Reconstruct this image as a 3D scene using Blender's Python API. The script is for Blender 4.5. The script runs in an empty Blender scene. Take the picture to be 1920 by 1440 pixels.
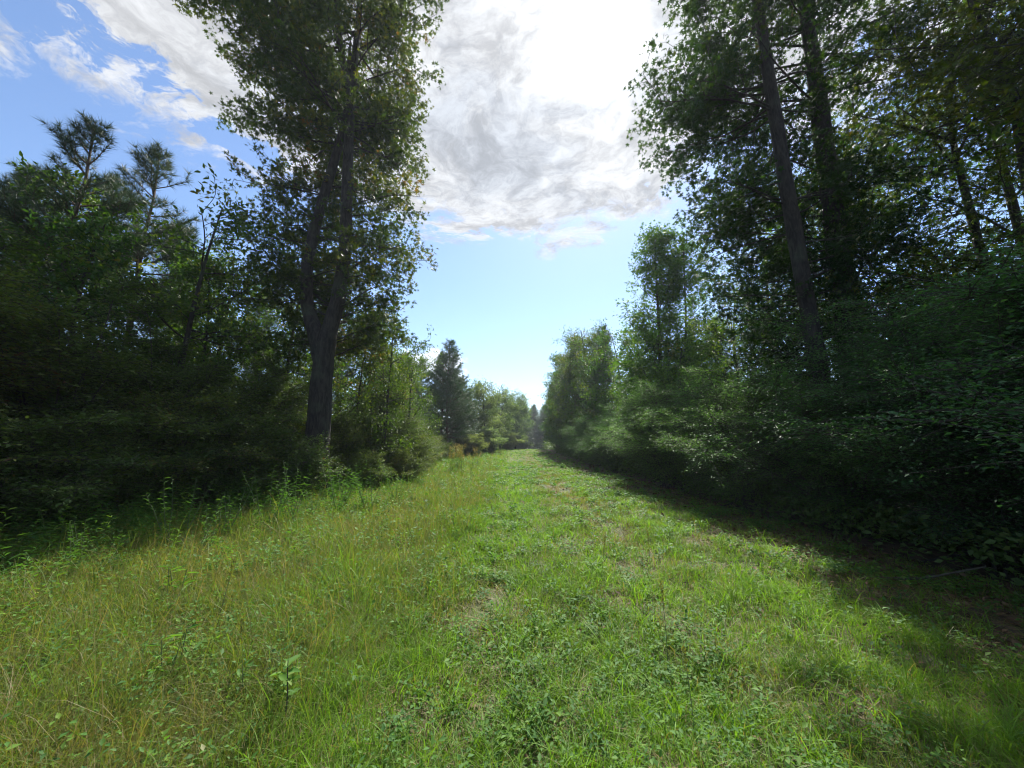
import bpy, math, random
import numpy as np
from mathutils import Vector
R = math.radians
sc = bpy.context.scene
C = sc.collection

# ------------------------------------------------------------------ camera
SUN_EL, SUN_AZ = 50.8, 16.3            # azimuth clockwise from +Y towards +X
cd = bpy.data.cameras.new('camera'); cam = bpy.data.objects.new('camera', cd); C.objects.link(cam)
cd.sensor_width = 36; cd.lens = 13.0; cd.clip_start = 0.05; cd.clip_end = 6000
cam.location = (0, 0, 1.6); cam.rotation_euler = (R(90 + 9.2), 0, 0)
sc.camera = cam
sc.view_settings.view_transform = 'Standard'; sc.view_settings.look = 'None'
sc.view_settings.exposure = 1.12; sc.view_settings.gamma = 1
sc.cycles.max_bounces = 6; sc.cycles.diffuse_bounces = 3; sc.cycles.glossy_bounces = 2
sc.cycles.transmission_bounces = 4; sc.cycles.transparent_max_bounces = 4; sc.cycles.volume_bounces = 0
sc.cycles.caustics_reflective = False; sc.cycles.caustics_refractive = False
sc.cycles.sample_clamp_indirect = 6; sc.cycles.filter_width = 1.1

# ------------------------------------------------------------------ node helpers
class NT:
    def __init__(s, tree): s.t = tree; s.n = tree.nodes; s.l = tree.links
    def node(s, typ, **kw):
        n = s.n.new(typ)
        for k, v in kw.items(): setattr(n, k, v)
        return n
    def put(s, sock, v):
        if isinstance(v, bpy.types.NodeSocket): s.l.new(v, sock)
        elif v is not None: sock.default_value = v
    def m(s, op, a, b=None, c=None, clamp=False):
        n = s.node('ShaderNodeMath', operation=op, use_clamp=clamp)
        s.put(n.inputs[0], a); s.put(n.inputs[1], b) if b is not None else None
        if c is not None: s.put(n.inputs[2], c)
        return n.outputs[0]
    def vm(s, op, a, b=None):
        n = s.node('ShaderNodeVectorMath', operation=op)
        s.put(n.inputs[0], a)
        if b is not None: s.put(n.inputs[1], b)
        return n.outputs[1] if op in ('DOT_PRODUCT', 'LENGTH', 'DISTANCE') else n.outputs[0]
    def noise(s, vec, scale, detail=4, rough=.5, dist=0, color=False):
        n = s.node('ShaderNodeTexNoise'); s.put(n.inputs['Vector'], vec)
        n.inputs['Scale'].default_value = scale; n.inputs['Detail'].default_value = detail
        n.inputs['Roughness'].default_value = rough; n.inputs['Distortion'].default_value = dist
        return n.outputs['Color' if color else 'Fac']
    def step(s, x, a, b, lo=0., hi=1.):
        n = s.node('ShaderNodeMapRange', interpolation_type='SMOOTHSTEP')
        s.put(n.inputs['Value'], x); s.put(n.inputs['From Min'], a); s.put(n.inputs['From Max'], b)
        s.put(n.inputs['To Min'], lo); s.put(n.inputs['To Max'], hi)
        return n.outputs['Result']
    def mix(s, f, a, b, mode='MIX'):
        n = s.node('ShaderNodeMix', data_type='RGBA', blend_type=mode)
        s.put(n.inputs[0], f); s.put(n.inputs[6], a); s.put(n.inputs[7], b)
        return n.outputs[2]
    def ramp(s, f, stops):
        n = s.node('ShaderNodeValToRGB'); s.put(n.inputs[0], f); e = n.color_ramp.elements
        while len(e) < len(stops): e.new(.5)
        for i, (p, c) in enumerate(stops): e[i].position = p; e[i].color = (*c, 1)
        return n.outputs[0]

# ------------------------------------------------------------------ world: sky with the broken cloud in front of the sun
w = bpy.data.worlds.new('World'); sc.world = w; w.use_nodes = True
N = NT(w.node_tree); N.n.clear()
sky = N.node('ShaderNodeTexSky', sky_type='NISHITA'); sky.sun_disc = False
sky.sun_elevation = R(SUN_EL); sky.sun_rotation = R(SUN_AZ); sky.air_density = 1.0; sky.dust_density = 0.35; sky.ozone_density = 1.6
tc = N.node('ShaderNodeTexCoord'); d = N.vm('NORMALIZE', tc.outputs['Generated'])
sx = N.node('ShaderNodeSeparateXYZ'); N.put(sx.inputs[0], d)
dx, dy, dz = sx.outputs
zc = N.m('MAXIMUM', dz, .06)
cb = N.node('ShaderNodeCombineXYZ'); N.put(cb.inputs[0], N.m('DIVIDE', dx, zc)); N.put(cb.inputs[1], N.m('DIVIDE', dy, zc)); p = cb.outputs[0]
sv = (math.sin(R(SUN_AZ)) * math.cos(R(SUN_EL)), math.cos(R(SUN_AZ)) * math.cos(R(SUN_EL)), math.sin(R(SUN_EL)))
cosg = N.vm('DOT_PRODUCT', d, sv)
def ellipse(cx, cy, rx, ry):
    q = N.vm('DIVIDE', N.vm('SUBTRACT', p, (cx, cy, 0)), (rx, ry, 1))
    return N.vm('LENGTH', q)
warp = N.vm('SCALE', N.vm('SUBTRACT', N.noise(p, 1.7, 5, .55, color=True), (.5, .5, .5)))
warp.node.inputs['Scale'].default_value = .55
pw = N.vm('ADD', p, warp)
# the sheet of cloud overhead, seen as its near edge runs from behind the tall tree to the other wood
e1 = ellipse(-.03, .45, 1.36, 1.36)
n1 = N.noise(pw, 3.1, 14, .70)
n2 = N.noise(pw, 1.15, 5, .5)
n3 = N.noise(N.vm('ADD', pw, (3.1, 1.7, .4)), 2.3, 12, .62)
hole = N.step(N.vm('LENGTH', N.vm('DIVIDE', N.vm('SUBTRACT', p, (.62, 1.02, 0)), (.20, .30, 1))), .35, 1.15, .30, 0.)
hole2 = N.step(N.vm('LENGTH', N.vm('DIVIDE', N.vm('SUBTRACT', p, (1.15, 1.6, 0)), (.55, .45, 1))), .3, 1.1, .35, 0.)
cov = N.m('ADD', N.m('MULTIPLY', N.m('SUBTRACT', 1.0, e1), 1.55), N.m('MULTIPLY', N.m('SUBTRACT', n1, .5), 1.7))
cov = N.m('ADD', cov, N.m('MULTIPLY', N.m('SUBTRACT', n2, .5), .5))
cov = N.m('SUBTRACT', N.m('SUBTRACT', cov, hole), hole2)
cov = N.m('SUBTRACT', cov, N.step(N.noise(N.vm('ADD', pw, (5.2, 2.9, .1)), 3.4, 12, .66), .52, .72, 0., .75))
a1 = N.step(cov, -.02, .30)
thick = N.m('MULTIPLY', N.step(cov, .10, .60), N.step(n3, .40, .60))
# small low cumulus beyond the pines
q2 = N.vm('DIVIDE', N.vm('SUBTRACT', d, (-.20, .95, .205)), (.10, 1, .045))
c2 = N.m('ADD', N.m('SUBTRACT', 1.0, N.vm('LENGTH', q2)), N.m('MULTIPLY', N.m('SUBTRACT', N.noise(d, 16, 8, .6), .5), 2.4))
a2 = N.step(c2, .0, .5, 0., .8)
glow = N.m('ADD', N.m('POWER', N.m('MAXIMUM', cosg, 0.), 700.), N.m('MULTIPLY', N.m('POWER', N.m('MAXIMUM', cosg, 0.), 60.), .025))
glow2 = N.m('POWER', N.m('MAXIMUM', cosg, 0.), 9.)
# cloud radiance: grey in its thick middle, bright at thin edges, very bright round the sun
base = N.mix(thick, (7.0, 7.15, 7.4, 1), (5.5, 5.85, 6.4, 1))
n4 = N.noise(N.vm('ADD', pw, (.7, .2, 0)), 6.5, 14, .68)
gain = N.m('ADD', N.m('ADD', .52, N.m('MULTIPLY', glow, 4.0)), N.m('MULTIPLY', glow2, .02))
gain = N.m('MULTIPLY', gain, N.step(n4, .34, .66, .74, 1.26))
cl = N.vm('SCALE', base); N.put(cl.node.inputs['Scale'], gain)
skyc = N.vm('MULTIPLY', sky.outputs[0], (.88, .93, 1.0))
col = N.mix(N.m('MULTIPLY', a1, .98), skyc, cl)
c2c = N.vm('SCALE', (7.2, 7.6, 8.2)); c2c.node.inputs['Scale'].default_value = .95
col = N.mix(a2, col, c2c)
bg = N.node('ShaderNodeBackground'); bg.inputs['Strength'].default_value = .10
N.put(bg.inputs['Color'], col)
out = N.node('ShaderNodeOutputWorld'); N.l.new(bg.outputs[0], out.inputs[0])

# ------------------------------------------------------------------ sun
sl = bpy.data.lights.new('sun', 'SUN'); sl.energy = 5.0; sl.angle = R(.6); sl.color = (1, .955, .88)
so = bpy.data.objects.new('sun', sl); C.objects.link(so)
so.rotation_euler = Vector(sv).to_track_quat('Z', 'Y').to_euler(); so.location = (20, 60, 60)

# ------------------------------------------------------------------ materials
def mat(name):
    m = bpy.data.materials.new(name); m.use_nodes = True; n = NT(m.node_tree); n.n.clear(); return m, n
def leaf_mat(name, stops, trans=.4, tcol=(1.5, 1.6, .5), rough=.52, spec=.28, vary=.25):
    """stops: colour against the per-leaf tint; transmitted light is yellower."""
    m, n = mat(name)
    at = n.node('ShaderNodeAttribute', attribute_name='tint')
    oi = n.node('ShaderNodeObjectInfo')
    t = n.m('ADD', at.outputs['Fac'], n.m('MULTIPLY', n.m('SUBTRACT', oi.outputs['Random'], .5), vary), clamp=True)
    c = n.ramp(t, stops)
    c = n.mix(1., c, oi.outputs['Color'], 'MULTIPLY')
    pb = n.node('ShaderNodeBsdfPrincipled'); n.put(pb.inputs['Base Color'], c)
    pb.inputs['Roughness'].default_value = rough; pb.inputs['Specular IOR Level'].default_value = spec
    tr = n.node('ShaderNodeBsdfTranslucent'); n.put(tr.inputs[0], n.mix(1., c, (*tcol, 1), 'MULTIPLY'))
    mx = n.node('ShaderNodeMixShader'); mx.inputs[0].default_value = trans
    n.l.new(pb.outputs[0], mx.inputs[1]); n.l.new(tr.outputs[0], mx.inputs[2])
    o = n.node('ShaderNodeOutputMaterial'); n.l.new(mx.outputs[0], o.inputs[0])
    return m
def bark_mat(name, c1, c2, scale=14):
    m, n = mat(name)
    t = n.node('ShaderNodeTexCoord'); v = n.vm('MULTIPLY', t.outputs['Object'], (1, 1, .22))
    f = n.noise(v, scale, 8, .65, .6); f2 = n.noise(t.outputs['Object'], 1.3, 3)
    c = n.mix(n.step(f, .35, .65), (*c1, 1), (*c2, 1)); c = n.mix(n.step(f2, .5, .75, 0, .5), c, (.07, .085, .05, 1))
    pb = n.node('ShaderNodeBsdfPrincipled'); n.put(pb.inputs['Base Color'], c); pb.inputs['Roughness'].default_value = .9
    b = n.node('ShaderNodeBump'); b.inputs['Strength'].default_value = .9; b.inputs['Distance'].default_value = .08; n.put(b.inputs['Height'], f)
    n.l.new(b.outputs[0], pb.inputs['Normal'])
    o = n.node('ShaderNodeOutputMaterial'); n.l.new(pb.outputs[0], o.inputs[0]); return m

M = {}
M['gum'] = leaf_mat('sweetgum_leaf', [(0, (.016, .038, .009)), (.45, (.034, .064, .013)), (.78, (.070, .092, .018)), (.95, (.12, .12, .022)), (1, (.13, .075, .02))], .42, (1.6, 1.6, .5), vary=.1)
M['broad'] = leaf_mat('broad_leaf', [(0, (.028, .066, .014)), (.45, (.054, .118, .022)), (.8, (.10, .155, .026)), (1, (.13, .10, .03))], .42, (1.5, 1.6, .5), vary=.3)
M['privet'] = leaf_mat('privet_leaf', [(0, (.044, .092, .046)), (.5, (.072, .145, .062)), (.85, (.12, .20, .075)), (1, (.10, .14, .05))], .40, (1.2, 1.6, .5), .5, .25, .2)
M['thicket'] = leaf_mat('thicket_leaf', [(0, (.045, .085, .025)), (.5, (.085, .140, .038)), (.8, (.12, .15, .038)), (.95, (.10, .075, .03)), (1, (.12, .06, .03))], .35, (1.4, 1.5, .5), .55, .25, .3)
M['needle'] = leaf_mat('pine_needle', [(0, (.026, .050, .024)), (.6, (.045, .080, .034)), (1, (.085, .085, .035))], .18, (1.2, 1.4, .5), .45, .4, .3)
M['silver'] = leaf_mat('silvery_leaf', [(0, (.08, .12, .05)), (.6, (.15, .20, .085)), (1, (.24, .26, .12))], .5, (1.3, 1.4, .6), .6, .25, .2)
M['grass'] = leaf_mat('grass_blade', [(0, (.27, .20, .11)), (.2, (.19, .17, .07)), (.38, (.115, .150, .036)), (.7, (.105, .205, .024)), (1, (.165, .31, .028))], .50, (1.35, 1.4, .4), .55, .3, 0)
M['weedleaf'] = leaf_mat('weed_leaf', [(0, (.045, .12, .03)), (.5, (.085, .19, .035)), (.85, (.15, .25, .04)), (1, (.26, .25, .14))], .42, (1.4, 1.5, .5), .6, .2, .25)
M['bark'] = bark_mat('dark_bark', (.014, .011, .009), (.046, .037, .029))
M['pinebark'] = bark_mat('pine_bark', (.06, .04, .03), (.16, .11, .08), 10)
M['twig'] = bark_mat('twig_bark', (.03, .025, .02), (.075, .062, .05), 30)
def stem_mat(name, c):
    m, n = mat(name); pb = n.node('ShaderNodeBsdfPrincipled'); g = n.node('ShaderNodeTexCoord')
    n.put(pb.inputs['Base Color'], n.mix(n.noise(g.outputs['Object'], 25, 3), (*[x * .7 for x in c], 1), (*[x * 1.3 for x in c], 1))); pb.inputs['Roughness'].default_value = .6
    o = n.node('ShaderNodeOutputMaterial'); n.l.new(pb.outputs[0], o.inputs[0]); return m
M['stem'] = stem_mat('green_stem', (.08, .11, .04)); M['darkstem'] = stem_mat('dark_stem', (.045, .035, .03))
M['yellow'] = stem_mat('yellow_flower', (.55, .40, .05)); M['mauve'] = stem_mat('dusky_flower', (.12, .09, .06))

# ------------------------------------------------------------------ mesh builder (numpy)
class MB:
    def __init__(s): s.v = []; s.f = []; s.t = []; s.n = 0
    def add(s, verts, faces, tint=0.5):
        """verts (k,3); faces: list of (m,3|4) int arrays; tint scalar or matching list of arrays"""
        s.v.append(np.asarray(verts, np.float32))
        for i, f in enumerate(faces):
            f = np.asarray(f, np.int64); s.f.append(f + s.n)
            t = tint[i] if isinstance(tint, list) else tint
            s.t.append(np.broadcast_to(np.asarray(t, np.float32), (len(f),)))
        s.n += len(verts)
    def leaves(s, tmpl, pos, D, Nn, size, tint):
        """one template copied to many places: D leaf axis, Nn leaf normal"""
        if len(pos) == 0: return
        tv, tf = tmpl
        D = unit(D); B = unit(np.cross(Nn, D)); Nn = np.cross(D, B)
        size = np.asarray(size, np.float32).reshape(-1, 1, 1) * np.ones((len(pos), 1, 1))
        V = pos[:, None, :] + size * (tv[None, :, 0:1] * D[:, None, :] + tv[None, :, 1:2] * B[:, None, :] + tv[None, :, 2:3] * Nn[:, None, :])
        k = len(tv); off = (np.arange(len(pos)) * k)[:, None, None]
        F = (tf[None] + off).reshape(-1, tf.shape[1])
        s.add(V.reshape(-1, 3), [F], [np.repeat(np.broadcast_to(tint, (len(pos),)), len(tf))])
    def build(s, name, m, parent=None, smooth=False):
        me = bpy.data.meshes.new(name)
        v = np.concatenate(s.v); me.vertices.add(len(v)); me.vertices.foreach_set('co', v.ravel())
        tot = np.concatenate([np.full(len(f), f.shape[1], np.int32) for f in s.f])
        idx = np.concatenate([f.ravel() for f in s.f]).astype(np.int32)
        me.loops.add(len(idx)); me.loops.foreach_set('vertex_index', idx)
        me.polygons.add(len(tot)); me.polygons.foreach_set('loop_start', np.concatenate([[0], np.cumsum(tot)[:-1]]).astype(np.int32))
        me.polygons.foreach_set('loop_total', tot)
        a = me.attributes.new('tint', 'FLOAT', 'FACE'); a.data.foreach_set('value', np.concatenate(s.t).astype(np.float32))
        if smooth: me.polygons.foreach_set('use_smooth', np.ones(len(tot), bool))
        me.update(calc_edges=True)
        me.materials.append(m)
        o = bpy.data.objects.new(name, me); C.objects.link(o)
        if parent is not None: o.parent = parent
        return o
def unit(a):
    a = np.asarray(a, float); return a / np.maximum(np.linalg.norm(a, axis=-1, keepdims=True), 1e-9)
def tube(mb, P, r, k=6, tint=.5, rough=0, rng=None):
    P = np.asarray(P, float); n = len(P); r = np.broadcast_to(r, (n,))
    T = unit(np.gradient(P, axis=0)); ref = np.array([1., .1, 0]) if abs(T[0][2]) > .6 else np.array([0, 0, 1.])
    A = unit(np.cross(T, ref)); B = np.cross(T, A)
    th = np.arange(k) * 2 * math.pi / k
    rr = r[:, None] * (np.ones((n, k)) if not rough else 1 + rough * rng.standard_normal((n, k)))
    V = P[:, None] + rr[..., None] * (np.cos(th)[None, :, None] * A[:, None] + np.sin(th)[None, :, None] * B[:, None])
    i = np.arange(n - 1)[:, None] * k; j = np.arange(k)[None]; j2 = (j + 1) % k
    F = np.stack([i + j, i + j2, i + k + j2, i + k + j], -1).reshape(-1, 4)
    mb.add(V.reshape(-1, 3), [F], tint)
# leaf shapes
def star_tmpl():
    ang = [-2.1, -1.05, 0, 1.05, 2.1]; ln = [.34, .48, .58, .48, .34]
    v = [(0.30, 0, .02)]; tips = []; notch = []
    for a, l in zip(ang, ln): v.append((.30 + l * math.cos(a), l * math.sin(a), -.10 * l / .5)); tips.append(len(v) - 1)
    na = [-2.75, -1.55, -.52, .52, 1.55, 2.75]
    for a in na: v.append((.30 + .17 * math.cos(a), .17 * math.sin(a), 0)); notch.append(len(v) - 1)
    f = [(0, notch[i], tips[i], notch[i + 1]) for i in range(5)]
    return np.array(v, float), np.array(f)
STAR = star_tmpl()
OVATE = (np.array([(0, 0, 0), (.42, .27, .07), (1, 0, -.10), (.42, -.27, .07)], float), np.array([(0, 2, 1), (0, 3, 2)]))
OVATE4 = (np.array([(0, 0, 0), (.25, .22, .04), (.62, .22, .02), (1, 0, -.14), (.62, -.22, .02), (.25, -.22, .04), (.5, 0, -.02)], float),
          np.array([(0, 6, 2, 1), (6, 3, 2, 2), (0, 5, 4, 6), (6, 4, 4, 3)]))
OVATE4 = (OVATE4[0], np.array([(0, 6, 2, 1), (0, 5, 4, 6)]))
OVATE4 = (np.array([(0, 0, 0), (.3, .24, .05), (.68, .17, .0), (1, 0, -.14), (.68, -.17, .0), (.3, -.24, .05), (.5, 0, -.04)], float), np.array([(0, 6, 2, 1), (6, 3, 2, 2), (0, 5, 4, 6), (6, 4, 3, 3)]))
OVATE4 = (OVATE4[0], np.array([(0, 3, 2, 1), (0, 5, 4, 3)]))
LANCE = (np.array([(0, 0, 0), (.35, .085, .03), (.75, .06, -.06), (1, 0, -.22), (.75, -.06, -.06), (.35, -.085, .03), (.4, 0, 0)], float), np.array([(0, 3, 2, 1), (0, 5, 4, 3)]))
NEEDLE = (np.array([(0, .022, 0), (0, -.022, 0), (.6, 0, -.02), (1, 0, -.09)], float), np.array([(0, 1, 3)]))

def walk(rng, p, d, L, n, wob=.12, up=0., droop=0.):
    P = [np.array(p, float)]; d = unit(d); st = L / n
    for i in range(n):
        d = unit(d + rng.normal(0, wob, 3) + np.array([0, 0, up - droop * (i / n)]))
        P.append(P[-1] + d * st)
    return np.array(P)
def at_path(P, t):
    x = t * (len(P) - 1); i = min(int(x), len(P) - 2); f = x - i
    return P[i] * (1 - f) + P[i + 1] * f, unit(P[i + 1] - P[i])

def tag(o, label=None, cat=None, group=None, kind=None):
    if label: o['label'] = label
    if cat: o['category'] = cat
    if group: o['group'] = group
    if kind: o['kind'] = kind
    return o
def empty(name):
    o = bpy.data.objects.new(name, None); o.empty_display_size = .2; C.objects.link(o); return o

# ------------------------------------------------------------------ terrain
def hgt(x, y):
    x = np.asarray(x, float); y = np.asarray(y, float)
    s = np.clip((y - 18) / 45, 0, 1); s = s * s * (3 - 2 * s)
    e = np.clip((y - 64) / 40, 0, 1); e = e * e * (3 - 2 * e)
    lump = .03 * np.sin(x * 1.7 + .6 * np.sin(y * .9)) * np.cos(y * 1.3 + x * .4) + .02 * np.sin(x * 4.1 + y * 2.3)
    rut = -.05 * np.exp(-((x + .2) / .22) ** 2) - .05 * np.exp(-((x - 1.8) / .22) ** 2)
    far = np.exp(-(np.hypot(x, y) / 60) ** 2)
    return .62 * s - 1.1 * e + (lump + rut) * far
def hz(x, y): return float(hgt(x, y))
g = np.random.default_rng(5).random((64, 64))
def vnoise(x, y, s, o=0):
    X = np.asarray(x) * s + 17.3 + o; Y = np.asarray(y) * s + 9.1 + o * 1.7
    i = np.floor(X).astype(int); j = np.floor(Y).astype(int); u = X - i; v = Y - j
    u = u * u * (3 - 2 * u); v = v * v * (3 - 2 * v); G = lambda a, b: g[a % 64, b % 64]
    return (G(i, j) * (1 - u) + G(i + 1, j) * u) * (1 - v) + (G(i, j + 1) * (1 - u) + G(i + 1, j + 1) * u) * v
ax = np.concatenate([-np.geomspace(400, 12, 16), np.linspace(-11.5, 11.5, 200), np.geomspace(12, 400, 16)])
ay = np.concatenate([-np.geomspace(400, 4, 14), np.linspace(-3.5, 30, 250), np.linspace(30.6, 125, 90), np.geomspace(130, 400, 12)])
GX, GY = np.meshgrid(ax, ay); gv = np.stack([GX, GY, hgt(GX, GY)], -1).reshape(-1, 3)
nx = len(ax); i, j = np.meshgrid(np.arange(len(ay) - 1), np.arange(nx - 1), indexing='ij'); b = i * nx + j
m, n = mat('soil_and_thatch')
tcd = n.node('ShaderNodeNewGeometry'); pos = tcd.outputs['Position']
sp = n.node('ShaderNodeSeparateXYZ'); n.put(sp.inputs[0], pos)
f1 = n.noise(pos, 9, 8, .7); f2 = n.noise(pos, .9, 4); f3 = n.noise(n.vm('MULTIPLY', pos, (1, .5, 1)), 60, 3, .7)
c = n.mix(n.step(f1, .35, .62), (.050, .040, .026, 1), (.125, .095, .058, 1))
c = n.mix(n.step(f3, .52, .7, 0, .6), c, (.20, .155, .095, 1))
c = n.mix(n.step(f2, .40, .55, .1, .75), c, (.055, .085, .022, 1))
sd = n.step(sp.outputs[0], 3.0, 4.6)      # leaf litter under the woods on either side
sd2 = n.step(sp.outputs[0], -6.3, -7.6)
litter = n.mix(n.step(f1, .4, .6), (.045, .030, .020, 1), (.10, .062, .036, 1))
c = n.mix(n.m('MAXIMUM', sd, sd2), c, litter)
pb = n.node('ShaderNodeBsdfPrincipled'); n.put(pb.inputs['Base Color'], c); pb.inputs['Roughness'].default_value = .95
bp = n.node('ShaderNodeBump'); bp.inputs['Strength'].default_value = .8; bp.inputs['Distance'].default_value = .03; n.put(bp.inputs['Height'], f1); n.l.new(bp.outputs[0], pb.inputs['Normal'])
o_ = n.node('ShaderNodeOutputMaterial'); n.l.new(pb.outputs[0], o_.inputs[0])
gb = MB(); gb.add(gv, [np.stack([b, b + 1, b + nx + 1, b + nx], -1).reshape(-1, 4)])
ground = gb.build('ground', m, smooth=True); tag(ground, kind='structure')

# ------------------------------------------------------------------ grass
rng = np.random.default_rng(11)
def blades(mb, x, y, h, wd, tint, bend, r, z0=0.):
    n = len(x); az = r.random(n) * 2 * np.pi; L = np.stack([np.cos(az), np.sin(az), np.zeros(n)], -1)
    sa = r.random(n) * 2 * np.pi; S = np.stack([np.cos(sa), np.sin(sa), np.zeros(n)], -1)
    base = np.stack([x, y, hgt(x, y) - .01 + z0], -1); V = []
    for s, ww in ((0, .8), (.4, 1.), (.75, .7), (1., 0)):
        c = base + h[:, None] * (np.array([0, 0, 1.]) * (s * (1 - .55 * bend * s))[:, None] + L * (bend * s * s)[:, None] * .9)
        if ww: V += [c - S * (wd * ww)[:, None], c + S * (wd * ww)[:, None]]
        else: V += [c]
    V = np.stack(V, 1).reshape(-1, 3); o = (np.arange(n) * 7)[:, None]
    mb.add(V, [o + [0, 1, 3, 2], o + [2, 3, 5, 4], o + [4, 5, 6]], [tint] * 3)
bands = [(.4, 1.6, 2200), (1.6, 3, 6500), (3, 5, 4200), (5, 8, 2300), (8, 13, 1150), (13, 20, 560), (20, 32, 230), (32, 50, 90), (50, 72, 42)]
def field(r, dens):
    X = []; Y = []; S = []
    for (y0, y1, dn) in bands:
        xl = -min(1.5 * y1 + 1, 8.5 + y0 * .08); xr = min(1.5 * y1 + 1, 5.6)
        k = int((y1 - y0) * (xr - xl) * dn * dens)
        x = r.uniform(xl, xr, k); y = r.uniform(y0, y1, k); X.append(x); Y.append(y); S.append(np.clip((y / 3.2) ** .62, .8, 9))
    return np.concatenate(X), np.concatenate(Y), np.concatenate(S)
def edge_left(y): return -7.2 - .05 * np.clip(y - 8, 0, 40) + 1.3 * np.clip((12 - np.abs(y - 11)) / 12, 0, 1) * (y > 8)
def zones(x, y):
    tall = 1 / (1 + np.exp((x + .85 + .35 * (vnoise(x, y, .8) - .5) * 2) / .16))      # unmown grass beside the track
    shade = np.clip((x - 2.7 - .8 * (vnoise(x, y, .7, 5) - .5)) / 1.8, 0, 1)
    rut = (np.exp(-((x + .2) / .20) ** 2) * np.clip((7 - y) / 4, .2, 1) + np.exp(-((x - 1.8) / .4) ** 2) * .95 * np.clip(1.6 - abs(y - 9) / 6, .2, 1)) * np.clip((vnoise(x, y, 1.5, 8) - .3) * 2.2, .12, 1)
    bare = np.clip((vnoise(x, y, 1.9, 3) - .55) * 4, 0, 1)
    return tall, shade, rut, bare
x, y, S = field(rng, .95); tall, shade, rut, bare = zones(x, y)
dens = np.clip(1.0 - .72 * rut - .62 * bare * (1 - tall) - .48 * shade, .05, 1)
keep = (rng.random(len(x)) < dens) & (x > edge_left(y) - .6 + rng.normal(0, .5, len(x)))
x, y, S, tall, shade, rut, bare = [a[keep] for a in (x, y, S, tall, shade, rut, bare)]
n_ = len(x); cl = vnoise(x, y, 1.3, 7); cl2 = vnoise(x, y, 5.5, 1)
h = (.06 + .10 * cl2 + tall * (.10 + .16 * cl)) * rng.lognormal(0, .35, n_) * (1 - .3 * shade)
wd = np.where(tall > .5, .0017, .0021) * S * rng.uniform(.6, 1.3, n_)
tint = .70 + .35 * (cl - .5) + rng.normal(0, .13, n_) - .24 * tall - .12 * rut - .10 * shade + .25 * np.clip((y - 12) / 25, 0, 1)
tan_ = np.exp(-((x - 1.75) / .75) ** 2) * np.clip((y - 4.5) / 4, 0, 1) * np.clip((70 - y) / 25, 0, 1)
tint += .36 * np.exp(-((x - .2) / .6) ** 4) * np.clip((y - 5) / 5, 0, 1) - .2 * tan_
dry = rng.random(n_) < (.09 + .42 * tan_ + .16 * tall + .60 * rut + .25 * bare); tint = np.where(dry, rng.uniform(.02, .35, n_), tint)
print('blades', n_)
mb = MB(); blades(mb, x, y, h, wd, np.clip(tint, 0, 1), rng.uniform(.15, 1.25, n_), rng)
# brighter tufts that stand out of the sward
cx_, cy_, cS = field(rng, .0045); k_ = (cx_ > edge_left(cy_)) & (cx_ < 4.3); cx_, cy_, cS = cx_[k_], cy_[k_], cS[k_]; q_ = 34
x = np.repeat(cx_, q_); y = np.repeat(cy_, q_); S = np.repeat(cS, q_); rr_ = .06 * np.sqrt(S); x = x + rng.normal(0, 1, len(x)) * rr_; y = y + rng.normal(0, 1, len(x)) * rr_
blades(mb, x, y, np.repeat(rng.uniform(.12, .34, len(cx_)), q_) * rng.uniform(.6, 1.15, len(x)), .0030 * S ** .8 * rng.uniform(.6, 1.2, len(x)), np.clip(np.repeat(rng.normal(.8, .17, len(cx_)), q_) + rng.normal(0, .06, len(x)), .2, 1), rng.uniform(.4, 1.3, len(x)), rng)
tag(mb.build('grass', M['grass']), 'green grass covering the clearing, mown short along the track and longer beside the thicket', 'grass', kind='stuff')
# lying straw and dead stalks
x, y, S = field(rng, .15); tall, shade, rut, bare = zones(x, y)
keep = (rng.random(len(x)) < np.clip(.3 + .9 * rut + .7 * bare + .25 * shade, 0, 1)) & (x > edge_left(y)) & (x < 4.6)
x, y, S = x[keep], y[keep], S[keep]; n_ = len(x)
pz = np.stack([x, y, hgt(x, y) + rng.uniform(.003, .05, n_) * (1 + tall[keep])], -1); az = rng.random(n_) * 6.283
D = np.stack([np.cos(az), np.sin(az), rng.normal(0, .18, n_)], -1)
SLIP = (np.array([(0, .008, 0), (0, -.008, 0), (.5, -.008, .04), (.5, .008, .04), (1, 0, 0)], float), np.array([(0, 1, 2, 3)]))
mb = MB(); mb.leaves(SLIP, pz, D, np.tile([0, 0, 1.], (n_, 1)) + rng.normal(0, .2, (n_, 3)), rng.uniform(.10, .30, n_) * np.sqrt(S), np.clip(rng.normal(.14, .1, n_), 0, .4))
tag(mb.build('dry_straw', M['grass']), 'dead straw and cut grass lying over the track', 'straw', kind='stuff')
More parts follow.
